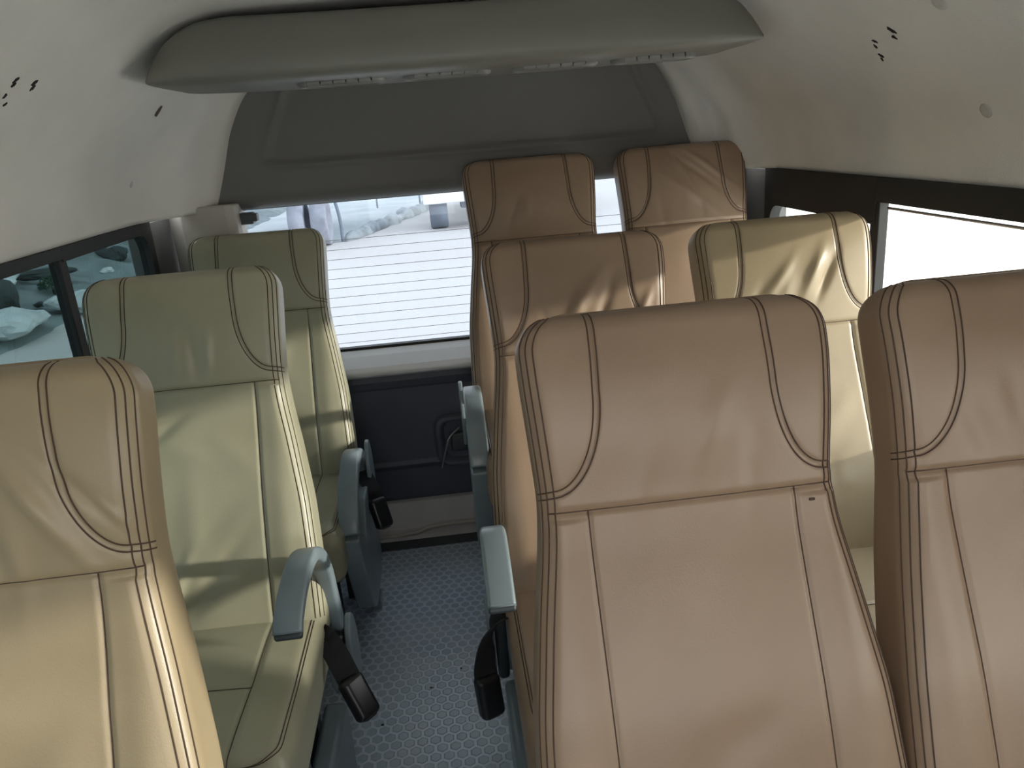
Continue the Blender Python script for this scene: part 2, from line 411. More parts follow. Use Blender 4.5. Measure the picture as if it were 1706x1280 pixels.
# roof duct -----------------------------------------------------------
def duct():
    HWD = .661; zb = 1.486; ncol = 90
    sec = [(2.10, .99), (2.08, .35), (2.05, .02), (1.98, .0), (1.85, -.004), (1.805, .003), (1.775, .022), (1.757, .075), (1.75, .14), (1.748, .25), (1.75, .45), (1.757, .65), (1.765, .84), (1.776, .96), (1.80, 1.0)]
    sec = [(p_.x, p_.z) for p_ in bez([(a, 0, c) for a, c in sec], 56)]
    V = []; N = len(sec)
    for i in range(ncol+1):
        a = math.sin((i/ncol*2-1)*math.pi/2)*HWD
        zt = float(np.interp(abs(a), [0, .3, .48, .54, .58, .617, .642, .655, .661], [1.620, 1.620, 1.620, 1.612, 1.597, 1.571, 1.541, 1.520, 1.506]))
        H = zt-zb; e = max(0, (abs(a)-(HWD-.05))/.05); kk = 1-math.sqrt(max(0, 1-e*e))
        for y, t in sec:
            yy = y
            if y < 1.9: yy = y + .006*kk + .012*(abs(a)/HWD)**4
            V.append((XC+a, yy, zb + (t if t > .1 else t)*max(H, .006)*(1) + .010*(abs(a)/HWD)**3 + .004*kk))
    F = [(i*N+k, i*N+k+1, (i+1)*N+k+1, (i+1)*N+k) for i in range(ncol) for k in range(N-1)]
    F += [tuple(range(N)), tuple(ncol*N+k for k in range(N))[::-1]]
    F = [q for q in F]
    mb = MB().add(V, F)
    root = mb.build('air_duct', M_DUCT)
    tag(root, 'long dark grey air duct across the headliner above the rear seats', 'air duct')
    for xv in (-.27, -.035, .21, .44):
        t = MB(); pts = rrect(.20, .06, .029, 8); V = []
        for k, dz in ((1.0, .012), (1.0, .0), (.95, -.005), (.86, -.006), (.82, -.001), (.80, .004)):
            for a, c in pts: V.append((XC-.0+xv+a*k, 1.865+c*k, 1.482+dz))
        N2 = len(pts); F = [(i*N2+k, i*N2+(k+1) % N2, (i+1)*N2+(k+1) % N2, (i+1)*N2+k) for i in range(5) for k in range(N2)]
        t.add(V, F)
        for q in range(6): t.box(XC+xv-.075+q*.028, XC+xv-.072+q*.028, 1.835, 1.895, 1.480, 1.490)
        t.build('air_vent', mat('vent_plastic', (.20, .195, .18), .4), root)
duct()

# headliner clips and tears
def roof_frame(x, y, z):
    a = x-XC; e = .004
    dz = (roof_z(abs(a)+e)-roof_z(abs(a)-e))/(2*e)*(1 if a > 0 else -1)
    nrm = Vector((dz, 0, -1)).normalized()      # towards the cabin
    P = Vector((x, y, roof_z(a)))
    return P, nrm
M_TEAR = mat('torn_hole_backing', (.015, .015, .014), .95)
M_CLIP = mat('trim_clip_plastic', (.50, .49, .46), .6)
random.seed(4)
tears = [(-.661, 1.412, .009, .005, .5), (-.669, 1.414, .006, .004, .2), (-.662, 1.474, .009, .005, .6), (-.670, 1.479, .008, .005, .4), (-.686, 1.413, .006, .004, .2), (-.698, 1.431, .005, .0035, .9),
         (.854, 1.452, .012, .006, -.8), (.866, 1.462, .008, .005, -.5), (.866, 1.527, .007, .004, -.8), (.875, 1.539, .006, .004, .2), (.893, 1.548, .007, .004, -.7), (.900, 1.555, .005, .003, .3)]
for i, (x, y, L_, w_, ang) in enumerate(tears):
    P, nn = roof_frame(x, y, 0); a = nn.orthogonal().normalized(); a = Vector((0, 1, 0)); c = nn.cross(a).normalized()
    t = MB(); pts = []
    for k in range(14):
        an = 2*math.pi*k/14; rr = random.uniform(.55, 1.15)
        u_ = L_*rr*math.cos(an); v_ = w_*rr*math.sin(an)
        pts.append(P + nn*.0012 + c*(u_*math.cos(ang)-v_*math.sin(ang)) + a*(u_*math.sin(ang)+v_*math.cos(ang)))
    V = [p_ for p_ in pts]+[p_-nn*.003 for p_ in pts]
    t.add(V, [tuple(range(14))]+[(k, (k+1) % 14, 14+(k+1) % 14, 14+k) for k in range(14)])
    o = t.build('tear', M_TEAR, ceil, smooth=False)
for x, y, s_ in ((-.830, 2.25, .012), (.832, 1.282, .014), (.988, 1.359, .014)):
    P, nn = roof_frame(x, y, 0); rot = nn.to_track_quat('Z', 'Y').to_matrix()
    t = MB(); V = []
    for rr, h in ((1, 0), (1, .0015), (.85, .003), (.4, .0035)):
        for k in range(20): V.append(P + rot @ Vector((s_*rr*math.cos(k*math.pi/10), s_*rr*math.sin(k*math.pi/10), h)))
    t.add(V, [(i*20+k, i*20+(k+1) % 20, (i+1)*20+(k+1) % 20, (i+1)*20+k) for i in range(3) for k in range(20)]+[tuple(60+k for k in range(20))])
    t.build('trim_clip', M_CLIP, ceil)
P, nn = roof_frame(-.684, 2.148, 0)
t = MB(); t.tube([P+nn*.001+Vector((.010, -.0, .010)), P+nn*.004+Vector((0, -.004, 0)), P+nn*.001+Vector((-.010, .004, -.012))], .0035, 6); t.build('loose_thread', mat('scuff', (.10, .085, .06), .9), ceil)

# ------------------------------------------------------------------ seats
TH = .385; AX = np.array([0, math.sin(TH), math.cos(TH)]); NR = np.array([0, -math.cos(TH), math.sin(TH)])
HT = .757; HB = -.05; ZCUSH = .42; HSEAM = .507
W_H = np.array([HB, .0, .12, .25, .38, .46, .52, .60, .68, HT]); W_W = np.array([.233, .238, .236, .229, .211, .198, .193, .198, .203, .204])
D_D = np.array([-.012, .004, .012, .010, -.002, -.008, -.004, .014, .022, .016])
T_T = np.array([.085, .09, .10, .10, .095, .09, .085, .088, .088, .08])
fine = np.linspace(HB, HT, 200)
def smooth_tab(xs, ys):
    v = np.interp(fine, xs, ys); k = np.hanning(25); k /= k.sum(); vp = np.pad(v, 12, mode='edge'); return np.convolve(vp, k, 'valid')
TW, TD, TT = smooth_tab(W_H, W_W), smooth_tab(W_H, D_D), smooth_tab(W_H, T_T)
wof = lambda h: np.interp(h, fine, TW); dof = lambda h: np.interp(h, fine, TD); tof = lambda h: np.interp(h, fine, TT)

def wing_curve(n=70):
    """(x,h) curve of a headrest wing seam, right side"""
    pts = [(.110, HT-.0), (.111, .70), (.113, .655)]
    for t in np.linspace(0, math.pi/2, 30)[1:]:
        pts.append((.113+(.176-.113)*(1-math.cos(t)), .655-(.655-.531)*math.sin(t)))
    return pts + [(.186, .5295), (.196, .528)]
WC = np.array(wing_curve())
def resample(P, n):
    P = np.asarray(P, float); d = np.r_[0, np.cumsum(np.linalg.norm(np.diff(P, axis=0), axis=1))]
    t = np.linspace(0, d[-1], n); return np.stack([np.interp(t, d, P[:, k]) for k in range(P.shape[1])], -1)
def dist_poly(x, h, P):
    P = resample(P, 160); best = np.full(x.shape, 9.0); 
    for q in P: best = np.minimum(best, (x-q[0])**2+(h-q[1])**2)
    return np.sqrt(best)

RF, RB = .027, .022
def back_surface(X, H, seg, folds):
    """X: lateral parameter; seg arrays give position on the section. returns xyz (local, seat frame)"""
    pass

def section_param(nf=60, nc=9, ns=7, nb=8):
    """right half of a section, from front centre to back centre, as list of (kind, t)"""
    L = [('f', t) for t in np.linspace(0, 1, nf)[:-1]] + [('c', t) for t in np.linspace(0, 1, nc)[:-1]] + [('s', t) for t in np.linspace(0, 1, ns)[:-1]] + [('b', t) for t in np.linspace(0, 1, nb)[:-1]] + [('k', t) for t in np.linspace(0, 1, 10)]
    return L

def pos(kind, t, h, sgn, folds):
    """arrays kind(int),t,h,sgn -> local coordinates. kinds: 0 front,1 front corner,2 side,3 back corner,4 back"""
    w = wof(h); T = tof(h); d0 = dof(h)
    rc = .050; e = np.clip((h-(HT-rc))/rc, 0, 1); kx = 1-np.sqrt(1-e*e)
    rd = .030; e2 = np.clip((h-(HT-rd))/rd, 0, 1); kd = 1-np.sqrt(1-e2*e2)
    eb = np.clip(((HB+.03)-h)/.03, 0, 1); kb = 1-np.sqrt(1-eb*eb)
    w = w-kx*rc*.9-kb*.02
    fr = -kd*rd-kb*.03; bk = -T+kd*rd+kb*.02                        # front and back offsets
    rf = np.minimum(RF, (fr-bk)*.45); rb = np.minimum(RB, (fr-bk)*.4)
    x = np.zeros_like(t); d = np.zeros_like(t)
    q = kind == 0; x[q] = (t*(w-rf))[q]; d[q] = fr[q]
    q = kind == 1; a = t*math.pi/2; x[q] = (w-rf+rf*np.sin(a))[q]; d[q] = (fr-rf+rf*np.cos(a))[q]
    q = kind == 2; x[q] = w[q]; d[q] = (fr-rf+(bk+rb-fr+rf)*t)[q]
    q = kind == 3; x[q] = (w-rb+rb*np.cos(a))[q]; d[q] = (bk+rb-rb*np.sin(a))[q]
    q = kind == 4; x[q] = ((w-rb)*(1-t))[q]; d[q] = bk[q]
    x = x*sgn
    frontness = np.clip(1-(kind == 1)*t-(kind > 1)*1.0, 0, 1)
    # crown and puffing of the panels
    xn = np.abs(x)/np.maximum(w, .01)
    d = d + .012*(1-xn**2)*frontness*(1-kd) * np.where(h > HSEAM, 1, .35)
    d = d + .006*np.exp(-((np.abs(x)-.178)/.03)**2)*frontness*(h < HSEAM-.01)
    # seams pull the cover in
    g = np.zeros_like(t)
    g += .0035*np.exp(-((h-HSEAM)/.0045)**2)
    g += .0030*np.exp(-((np.abs(x)-.135)/.004)**2)*(h < HSEAM)*(h > 0)
    g += .0035*np.exp(-(dist_poly(np.abs(x), h, WC)/.0042)**2)*(h > HSEAM)
    d = d - g*frontness
    # soft folds in the cover
    fw = frontness*(1-kd)*np.clip((1-xn)/.08, 0, 1)
    for (fx, fh, ang, ln, wd, am) in folds:
        ux = (x-fx)*math.cos(ang)+(h-fh)*math.sin(ang); uy = -(x-fx)*math.sin(ang)+(h-fh)*math.cos(ang)
        d = d + am*np.exp(-(ux/ln)**2-(uy/wd)**2)*fw
    d = d + d0
    P = np.zeros((len(t), 3)); P[:, 0] = x
    P += h[:, None]*AX + d[:, None]*NR
    return P

KI = {'f': 0, 'c': 1, 's': 2, 'b': 3, 'k': 4}
def grid_mesh(name, V, nr, nc, mt, parent, cap=True):
    """V: nr rings x nc points, closed loops"""
    i, j = np.meshgrid(np.arange(nr-1), np.arange(nc), indexing='ij'); j2 = (j+1) % nc
    F = np.stack([i*nc+j, i*nc+j2, (i+1)*nc+j2, (i+1)*nc+j], -1).reshape(-1, 4)
    me = bpy.data.meshes.new(name)
    faces = F.tolist()
    if cap: faces += [list(range(nc))[::-1], [(nr-1)*nc+k for k in range(nc)]]
    me.from_pydata(V.tolist(), [], faces)
    me.polygons.foreach_set('use_smooth', [True]*len(me.polygons)); me.materials.append(mt); me.update()
    o = bpy.data.objects.new(name, me); COL.objects.link(o); o.parent = parent
    return o

def make_back(root, mt, folds, res=1.0):
    nf = int(58*res); half = section_param(nf)
    k = np.array([KI[a] for a, _ in half]); t = np.array([b_ for _, b_ in half])
    kk = np.r_[k, k[1:-1][::-1]]; tt = np.r_[t, t[1:-1][::-1]]; sg = np.r_[np.ones(len(k)), -np.ones(len(k)-2)]
    hs = np.r_[HB+.03*(1-np.cos(np.linspace(0, math.pi/2, 7)))[:-1]*1.0, np.linspace(HB+.03, HT-.05, int(165*res))[:-1], HT-.05+.05*np.sin(np.linspace(0, math.pi/2, 26))]
    hs = np.unique(np.r_[hs[np.abs(hs-HSEAM) > .009], HSEAM+np.array([-.009, -.0065, -.004, -.002, 0, .002, .004, .0065, .009])])
    nc = len(kk); rings = []
    for h in hs: rings.append(pos(kk, tt, np.full(nc, h), sg, folds))
    last = rings[-1]; cx = last.mean(0)
    mid = last.copy(); 
    # close the top: shrink towards the centre line
    cl = last.copy(); dn = (last-cx) @ NR; cl = last - np.outer(dn, NR)
    for s_, dh in ((.75, .0015), (.45, .0028), (.15, .0035)):
        rings.append(cl + (last-cl)*s_ + AX*dh - np.outer((cl[:, 0]-cx[0])*(1-s_)*.12, np.array([1, 0, 0])))
    V = np.concatenate(rings)
    o = grid_mesh('backrest', V, len(rings), nc, mt, root)
    # stitching: dark thread lying on the seams
    T = MB()
    def thread(kinds, ts, hs_, sg_, lift=.0004, r=.0011):
        kinds = np.asarray(kinds); ts = np.asarray(ts, float); hs_ = np.asarray(hs_, float)
        P = pos(kinds, ts, hs_, np.full(len(ts), float(sg_)), folds)
        P2 = pos(kinds, ts, hs_, np.full(len(ts), float(sg_)), folds)
        T.tube([tuple(p_) for p_ in P+NR*lift], r, 5, cap=True)
    def front(xs, hs_, sgn, **kw):
        xs = np.asarray(xs, float); hs_ = np.asarray(hs_, float)
        w = wof(hs_); e = np.clip((hs_-(HT-.05))/.05, 0, 1); w = w-(1-np.sqrt(1-e*e))*.045
        e2 = np.clip((hs_-(HT-.03))/.03, 0, 1); kd = 1-np.sqrt(1-e2*e2)
        fr = -kd*.03; bk = -tof(hs_)+kd*.03; rf = np.minimum(RF, (fr-bk)*.45)
        t = xs/(w-rf); kd_ = np.where(t <= 1, 0, 1)
        # beyond the flat front the seam runs round the corner
        tc_ = np.clip(np.arcsin(np.clip((xs-(w-rf))/rf, 0, 1))/(math.pi/2), 0, 1)
        thread(kd_, np.where(t <= 1, t, tc_), hs_, sgn, **kw)
    for sgn in (1, -1):
        Wc = resample(WC, 70)
        for off in (-.0042, .0042):
            tg = np.gradient(Wc, axis=0); tg /= np.linalg.norm(tg, axis=1)[:, None]; nn = np.stack([-tg[:, 1], tg[:, 0]], -1)
            Q = Wc+nn*off; Q[:, 1] = np.clip(Q[:, 1], HB, HT-.0005)
            front(Q[:, 0], Q[:, 1], sgn, r=.0010)
        hh = np.linspace(0.0, HSEAM, 60); front(np.full(60, .135), hh, sgn, r=.0009)
        hh = np.r_[np.linspace(-.0, HT-.05, 110)[:-1], HT-.05+.05*np.sin(np.linspace(0, 1.35, 14))]
        for tv in (.22, .46, .72): thread(np.full(len(hh), 1), np.full(len(hh), tv), hh, sgn, r=.00105)
    xs = np.linspace(0, .186, 40)
    for sgn in (1, -1): front(xs, np.full(40, HSEAM), sgn, r=.0011, lift=.0006)
    s_ = T.build('stitching', M_THREAD, o); s_['label'] = 'dark brown stitched seams'
    return o

def make_cushion(root, mt):
    """seat cushion, local frame: y from +.02 to -.40, top at z .42"""
    def srf(x, y, z):   # box half sizes .235,.215,.065 centred (0,-.19,.355)
        r = .035; hx, hy, hz = .232, .222, .068
        q = np.stack([np.clip(x, -(hx-r), hx-r), np.clip(y, -(hy-r), hy-r), np.clip(z, -(hz-r), hz-r)], -1)
        p = np.stack([x, y, z], -1); dd = p-q; L_ = np.linalg.norm(dd, axis=-1, keepdims=True); v = q+dd/np.maximum(L_, 1e-9)*np.minimum(r, np.maximum(L_, r))
        up = np.clip(v[..., 2]/hz, 0, 1)**2
        crown = .016*(1-(v[..., 0]/hx)**2)*(1-(v[..., 1]/hy)**4)
        g = .003*np.exp(-((np.abs(v[..., 0])-.135)/.004)**2)+.003*np.exp(-((v[..., 1]+.02)/.004)**2)*(np.abs(v[..., 0]) < .135)
        v[..., 2] += up*(crown-g) + up*.012*np.clip(-v[..., 1]/hy, 0, 1)
        v[..., 1] -= .0
        v[..., 1] += -.19; v[..., 2] += .352
        return v
    V = []; F = []
    hx, hy, hz = .232, .222, .068; N = {0: 90, 1: 90, 2: 24}
    half = (hx, hy, hz)
    for ax in range(3):
        o1, o2 = [k for k in (0, 1, 2) if k != ax]
        for sg in (-1, 1):
            A, B = np.meshgrid(np.linspace(-half[o1], half[o1], N[o1]), np.linspace(-half[o2], half[o2], N[o2]), indexing='ij')
            C = np.full(A.shape, sg*half[ax]); arr = [None]*3; arr[ax] = C; arr[o1] = A; arr[o2] = B
            P = srf(*arr).reshape(-1, 3); base = len(V); V += P.tolist(); n1, n2 = A.shape
            for i in range(n1-1):
                for j in range(n2-1):
                    q = (base+i*n2+j, base+(i+1)*n2+j, base+(i+1)*n2+j+1, base+i*n2+j+1); F.append(q)
    me = bpy.data.meshes.new('seat_cushion'); me.from_pydata(V, [], F)
    bm = bmesh.new(); bm.from_mesh(me); bmesh.ops.remove_doubles(bm, verts=bm.verts, dist=1e-5); bmesh.ops.recalc_face_normals(bm, faces=bm.faces); bm.to_mesh(me); bm.free()
    me.polygons.foreach_set('use_smooth', [True]*len(me.polygons)); me.materials.append(mt)
    o = bpy.data.objects.new('seat_cushion', me); COL.objects.link(o); o.parent = root
    T = MB()
    def line(xs, ys, zs, r=.001):
        P = srf(np.asarray(xs, float), np.asarray(ys, float), np.asarray(zs, float)); P[:, 2] += np.where(np.asarray(zs) > hz-.001, .0012, 0); T.tube([tuple(p_) for p_ in P], r, 5)
    ys = np.linspace(hy, -hy, 60)
    for s_ in (-1, 1):
        line(np.full(60, .135*s_), ys, np.full(60, hz)); line(np.full(20, .135*s_), np.full(20, -hy), np.linspace(hz, -hz, 20))
    line(np.linspace(-.135, .135, 40), np.full(40, -.02), np.full(40, hz))
    # double stitched edge round the top
    for zz, ins in ((hz, .012), (hz, .019)):
        a = resample(np.array([(-hx+ins, hy)] + [(-hx+ins, -hy+.06)] + [(-hx+ins+.05-.05*math.cos(q), -hy+.06-.05*math.sin(q)) for q in np.linspace(0, math.pi/2, 9)] + [(hx-ins-.05+.05*math.sin(q), -hy+.01+.05-.05*math.cos(q)) for q in np.linspace(0, math.pi/2, 9)] + [(hx-ins, hy)]), 120)
        line(a[:, 0], a[:, 1], np.full(120, zz), .0009)
    T.build('stitching', M_THREAD, o)['label'] = 'dark brown stitched seams'
    return o

def arm_profile(w, h, r): return rrect(w, h, r, 4)

def make_armrest(root, side, lowered):
    """side=+1: armrest on +x side of the seat"""
    xa = side*.245
    if not lowered:
        P = [(xa, .075, .345), (xa, .062, .42), (xa, .035, .50), (xa, -.01, .566), (xa, -.06, .602), (xa, -.11, .606), (xa, -.165, .587), (xa, -.212, .560), (xa, -.230, .546)]
        if side > 0: P = [(x-.022*min(1, max(0, -y/.2)), y, z) for x, y, z in P]
        path = bez(P, 48); n_ = len(path); pr = []
        for i in range(n_):
            t = i/(n_-1); w_ = .030+.022*min(1, max(0, (t-.15)/.4)); th = .036-.012*min(1, t*1.5)
            pr.append(rrect(w_, th, .008, 4))
        a = MB().sweep(path, pr, (1, 0, 0)).build('armrest', M_PLAST, root)
        t = MB().rbox((xa-(.022 if side > 0 else 0), -.227, .542), (.050, .016, .014), .005, rot=Matrix.Rotation(math.radians(35), 3, 'X')); t.build('end_cap', M_PLASTD, a)
        # pivot discs
        x0 = xa+side*.020
        V = MB()
        for xx in (xa+side*.022, xa-side*.020):
            pts = [(.085+.052*math.cos(q)*(1 if True else 1), .265+.098*math.sin(q)) for q in np.linspace(0, 2*math.pi, 40)[:-1]]
            V.prism(pts, xx-.007, xx+.007, 0)
        V.build('pivot_cover', M_PLAST, root, smooth=False, bevel=.004)
        b1 = MB().rbox((xa, .08, .25), (.026, .07, .17), .01).build('arm_bracket', M_PLASTD, root)
        # side cover of the seat base
        b2 = MB(); xs = xa
        poly = [(.02, .0), (.03, .16), (.02, .19), (-.26, .205), (-.30, .19), (-.33, .14), (-.33, .0)]
        xs = xa-side*.022; b2.prism(poly, xs-.025, xs+.025, 0); b2.build('side_cover', M_PLAST, root, smooth=False, bevel=.014)
    else:
        P = [(xa, .02, .36), (xa, .01, .43), (xa, -.04, .49), (xa, -.12, .515), (xa, -.20, .50), (xa, -.26, .47), (xa, -.31, .42), (xa, -.325, .385)]
        path = bez(P, 48); n_ = len(path); pr = [rrect(.052 if i > 8 else .040, .034, .009, 4) for i in range(n_)]
        a = MB().sweep(path, pr, (1, 0, 0)).build('armrest', M_PLAST, root)
        V = MB()
        poly = [(-.345, .375), (-.30, .385), (-.22, .31), (-.14, .395), (.03, .395), (.05, .12), (-.02, .08), (-.20, .08), (-.255, .115), (-.33, .30)]
        V.prism(poly, xa-.026, xa+.024, 0); V.build('side_cover', M_PLAST, root, smooth=False, bevel=.006)
        pts = [(.02+.05*math.cos(q), .41+.10*math.sin(q)) for q in np.linspace(0, 2*math.pi, 40)[:-1]]
        V = MB().prism(pts, xa+side*.030-.006, xa+side*.030+.006, 0); V.build('pivot_cover', M_PLAST, root, smooth=False, bevel=.004)

def make_belt(root, side, kind):
    """short belt stalk with its black buckle hanging over the seat's side"""
    xa = side*.245
    if kind == 'long': P = [(xa-side*.02, .05, .36), (xa-side*.012, -.01, .375), (xa+side*.012, -.05, .365), (xa+side*.028, -.075, .345), (xa+side*.038, -.085, .325)]
    elif kind == 'straight': P = [(xa-side*.02, .02, .37), (xa+side*.004, -.05, .39), (xa+side*.03, -.09, .375), (xa+side*.042, -.11, .335), (xa+side*.042, -.115, .31)]
    else: P = [(xa-side*.01, .0, .42), (xa+side*.018, -.03, .41), (xa+side*.038, -.06, .38), (xa+side*.045, -.07, .355)]
    path = bez(P, 30); pr = []
    n_ = len(path); V = []
    for i, p_ in enumerate(path):
        tg = (path[min(i+1, n_-1)]-path[max(i-1, 0)]).normalized()
        a = math.radians(20+60*i/n_); s1 = Vector((0, 1, 0)); s1 = (s1-tg*s1.dot(tg)).normalized(); s2 = tg.cross(s1)
        ww = s1*math.cos(a)+s2*math.sin(a); nn = tg.cross(ww); wd = .024
        for q, e in ((-1, -1), (1, -1), (1, 1), (-1, 1)): V.append(p_+ww*wd*q+nn*.0016*e)
    F = [(i*4+k, i*4+(k+1) % 4, (i+1)*4+(k+1) % 4, (i+1)*4+k) for i in range(n_-1) for k in range(4)]+[(0, 1, 2, 3), ((n_-1)*4, (n_-1)*4+1, (n_-1)*4+2, (n_-1)*4+3)]
    b_ = MB().add(V, F).build('seat_belt', M_WEB, root, smooth=False)
    tg = (path[-1]-path[-4]).normalized()
    rot = tg.to_track_quat('Z', 'X').to_matrix()
    k = MB().rbox(path[-1]+tg*.042, (.034, .052, .092), .012, rot=rot); bk = k.build('buckle', M_BLACK, b_)
    k = MB().rbox(path[-1]+tg*.084, (.020, .030, .012), .004, rot=rot); k.build('release_button', mat('red_black_button', (.03, .012, .012), .4), bk)

def make_seat(loc, side, mt, folds, label, raised=0, lowered=False, arm=True, belt=None, res=1.0, upright=0):
    root = empty('passenger_seat', loc, label, 'seat', None)
    bk = make_back(root, mt, folds, res)
    bk.location = (0, 0, ZCUSH); bk.rotation_euler.x = math.radians(upright)
    make_cushion(root, mt)
    # frame: two rails and legs
    t = MB()
    for x in (-.17, .17):
        t.box(x-.02, x+.02, -.36, .06, .235, .285)
    t.box(-.17, .17, -.30, -.26, .24, .28); t.box(-.17, .17, .0, .04, .24, .28)
    t.build('seat_frame', M_PLASTD, root, smooth=False, bevel=.004)
    for x in (-.17, .17):
        for y in (-.28, .0):
            MB().box(x-.015, x+.015, y-.02, y+.02, -raised, .24).build('leg', M_PLASTD, root, smooth=False, bevel=.003)
    if arm: make_armrest(root, side, lowered)
    if belt: make_belt(root, side, belt)
    return root

def folds_for(seed, extra=()):
    r = random.Random(seed); F = list(extra)
    for _ in range(5):   # upright soft folds over the seam below the headrest
        F.append((r.uniform(-.10, .10), r.uniform(.52, .60), math.pi/2+r.uniform(-.5, .5), r.uniform(.03, .06), r.uniform(.010, .018), r.uniform(-.0035, .0035)))
    for _ in range(6):
        F.append((r.uniform(-.12, .12), r.uniform(.05, .42), r.uniform(0, 3.14), r.uniform(.05, .09), r.uniform(.018, .03), r.uniform(-.003, .003)))
    return F

XL, XA, XB = -.564, .282, .759
Y1, Y2, Y3 = .665, 1.405, 2.140
UP = .152
L1F = folds_for(1, [(.09, .585, 2.1, .07, .012, .008), (.02, .57, 1.9, .06, .014, -.007), (-.04, .60, 1.5, .06, .016, .006), (.14, .60, 2.3, .05, .008, -.006), (.165, .575, 2.3, .05, .006, .005), (-.02, .28, .1, .10, .03, -.007), (-.05, .36, .0, .12, .03, .008), (-.05, .17, .0, .12, .03, .009)])
L2F = folds_for(2, [(-.02, .575, 1.5, .04, .012, .006), (.02, .56, 1.6, .04, .010, -.005), (.05, .575, 1.4, .04, .010, .005), (-.06, .08, 1.1, .07, .014, .010), (-.10, .09, 1.2, .06, .014, -.012), (.02, .10, .9, .09, .02, -.006), (-.06, .42, .6, .05, .014, -.006), (-.09, .44, .3, .05, .012, .006)])
L3F = folds_for(3)
R1F = folds_for(4, [(.03, .60, 1.2, .06, .018, .004)])
R1BF = folds_for(5, [(.03, .52, .5, .07, .012, .006), (.08, .55, .5, .07, .012, -.005)])
R2F = folds_for(6, [(.0, .60, .9, .07, .016, .007), (.05, .58, 1.2, .06, .012, -.007), (.14, .58, 1.1, .04, .010, .006)])
R2BF = folds_for(7, [(.05, .62, 1.1, .05, .012, .008), (.08, .61, 1.1, .05, .010, -.008), (-.03, .61, .9, .05, .012, .006)])
R3F = folds_for(8)
R3BF = folds_for(9, [(.06, .68, 2.45, .11, .009, .006), (.03, .66, 2.45, .11, .009, -.005), (-.03, .70, 2.1, .08, .010, .005), (.0, .60, 2.5, .12, .012, .004)])

make_seat((XL-.010, Y1, 0), 1, M_TAN_SUN, L1F, 'tan seat at the lower left, nearest in the left column, deeply creased under its headrest', arm=True, res=1.25, upright=4)
make_seat((XL, Y2, 0), 1, M_TAN_DAY, L2F, 'middle seat of the left column, cream-green daylight tint in its cover, its curved grey armrest above the cushion', belt='long', res=1.2)
make_seat((XL, Y3, 0), 1, M_TAN_DAY, L3F, 'rearmost seat of the left column beside the rear window, cream-green daylight tint in its cover', lowered=True, belt='short')
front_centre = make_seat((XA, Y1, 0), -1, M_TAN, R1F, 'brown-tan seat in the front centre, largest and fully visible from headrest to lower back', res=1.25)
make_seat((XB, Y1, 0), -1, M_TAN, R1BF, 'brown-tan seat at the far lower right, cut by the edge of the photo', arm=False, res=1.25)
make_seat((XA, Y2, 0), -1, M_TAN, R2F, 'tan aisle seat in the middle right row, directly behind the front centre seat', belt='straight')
make_seat((XB, Y2, 0), -1, M_TAN_SUN, R2BF, 'sunlight-tinted tan window seat in the middle right row with bright creased headrest', arm=False)
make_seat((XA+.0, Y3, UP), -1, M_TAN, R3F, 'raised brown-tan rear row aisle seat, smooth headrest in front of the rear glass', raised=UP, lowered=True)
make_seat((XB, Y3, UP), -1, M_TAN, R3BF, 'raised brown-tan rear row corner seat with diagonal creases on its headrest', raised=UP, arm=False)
bk = [c for c in front_centre.children if c.name.startswith('backrest')][0]
P = pos(np.array([0]), np.array([.155/(wof(.488)-RF)]), np.array([.488]), np.array([1.0]), R1F)[0]
MB().rbox(tuple(P), (.008, .003, .004), .0014).build('puncture', M_THREAD, bk)['label'] = 'tiny dark puncture beside the right seam'
# raised platform under the rear right seats
o = MB().box(XC+.02, XC+.93, 1.86, 2.44, 0, UP-.004).build('trim_6', M_KICK, smooth=False, bevel=.01); tag(o, kind='structure')
# floor bracket beside the left rear seat
o = MB().rbox((-.315, 2.07, .02), (.03, .06, .04), .006).build('floor_bracket', M_PLAST); tag(o, 'small grey floor bracket on the aisle floor beside the left rear seat', 'bracket')

# litter on the aisle floor
for i, (x, y, s_) in enumerate(((-.09, 1.78, .006), (-.07, 1.72, .004), (-.15, 1.66, .005), (-.27, 1.55, .006), (-.12, 1.36, .005))):
    t = MB(); rr = random.Random(i); V = []
    for k in range(7): a = k*2*math.pi/7; V.append((x+s_*rr.uniform(.5, 1.2)*math.cos(a), y+s_*rr.uniform(.5, 1.2)*math.sin(a), .0005))
    V += [(x, y, .003)]
    t.add(V, [(k, (k+1) % 7, 7) for k in range(7)]+[tuple(range(7))[::-1]])
    o = t.build('crumb', M_BLACK if i != 0 else mat('paper_scrap', (.6, .6, .6), .8), smooth=False)
    tag(o, 'tiny dark speck of dirt lying on the aisle floor' if i else 'tiny pale scrap lying on the aisle floor between the middle seats', 'crumb', 'dirt specks on the aisle floor' if i else None)

# ------------------------------------------------------------------ outside
GZ = -.70
M_GROUND = mat('sunlit_concrete', (.60, .59, .58), rough=.95, noise_amt=.10, noise_scale=.25, alt=(.57, .545, .53), bump=.1, bump_scale=20)
o = MB().add([(-60, -30, GZ), (60, -30, GZ), (60, 90, GZ), (-60, 90, GZ)], [(0, 1, 2, 3)]).build('ground', M_GROUND, smooth=False); tag(o, kind='structure')

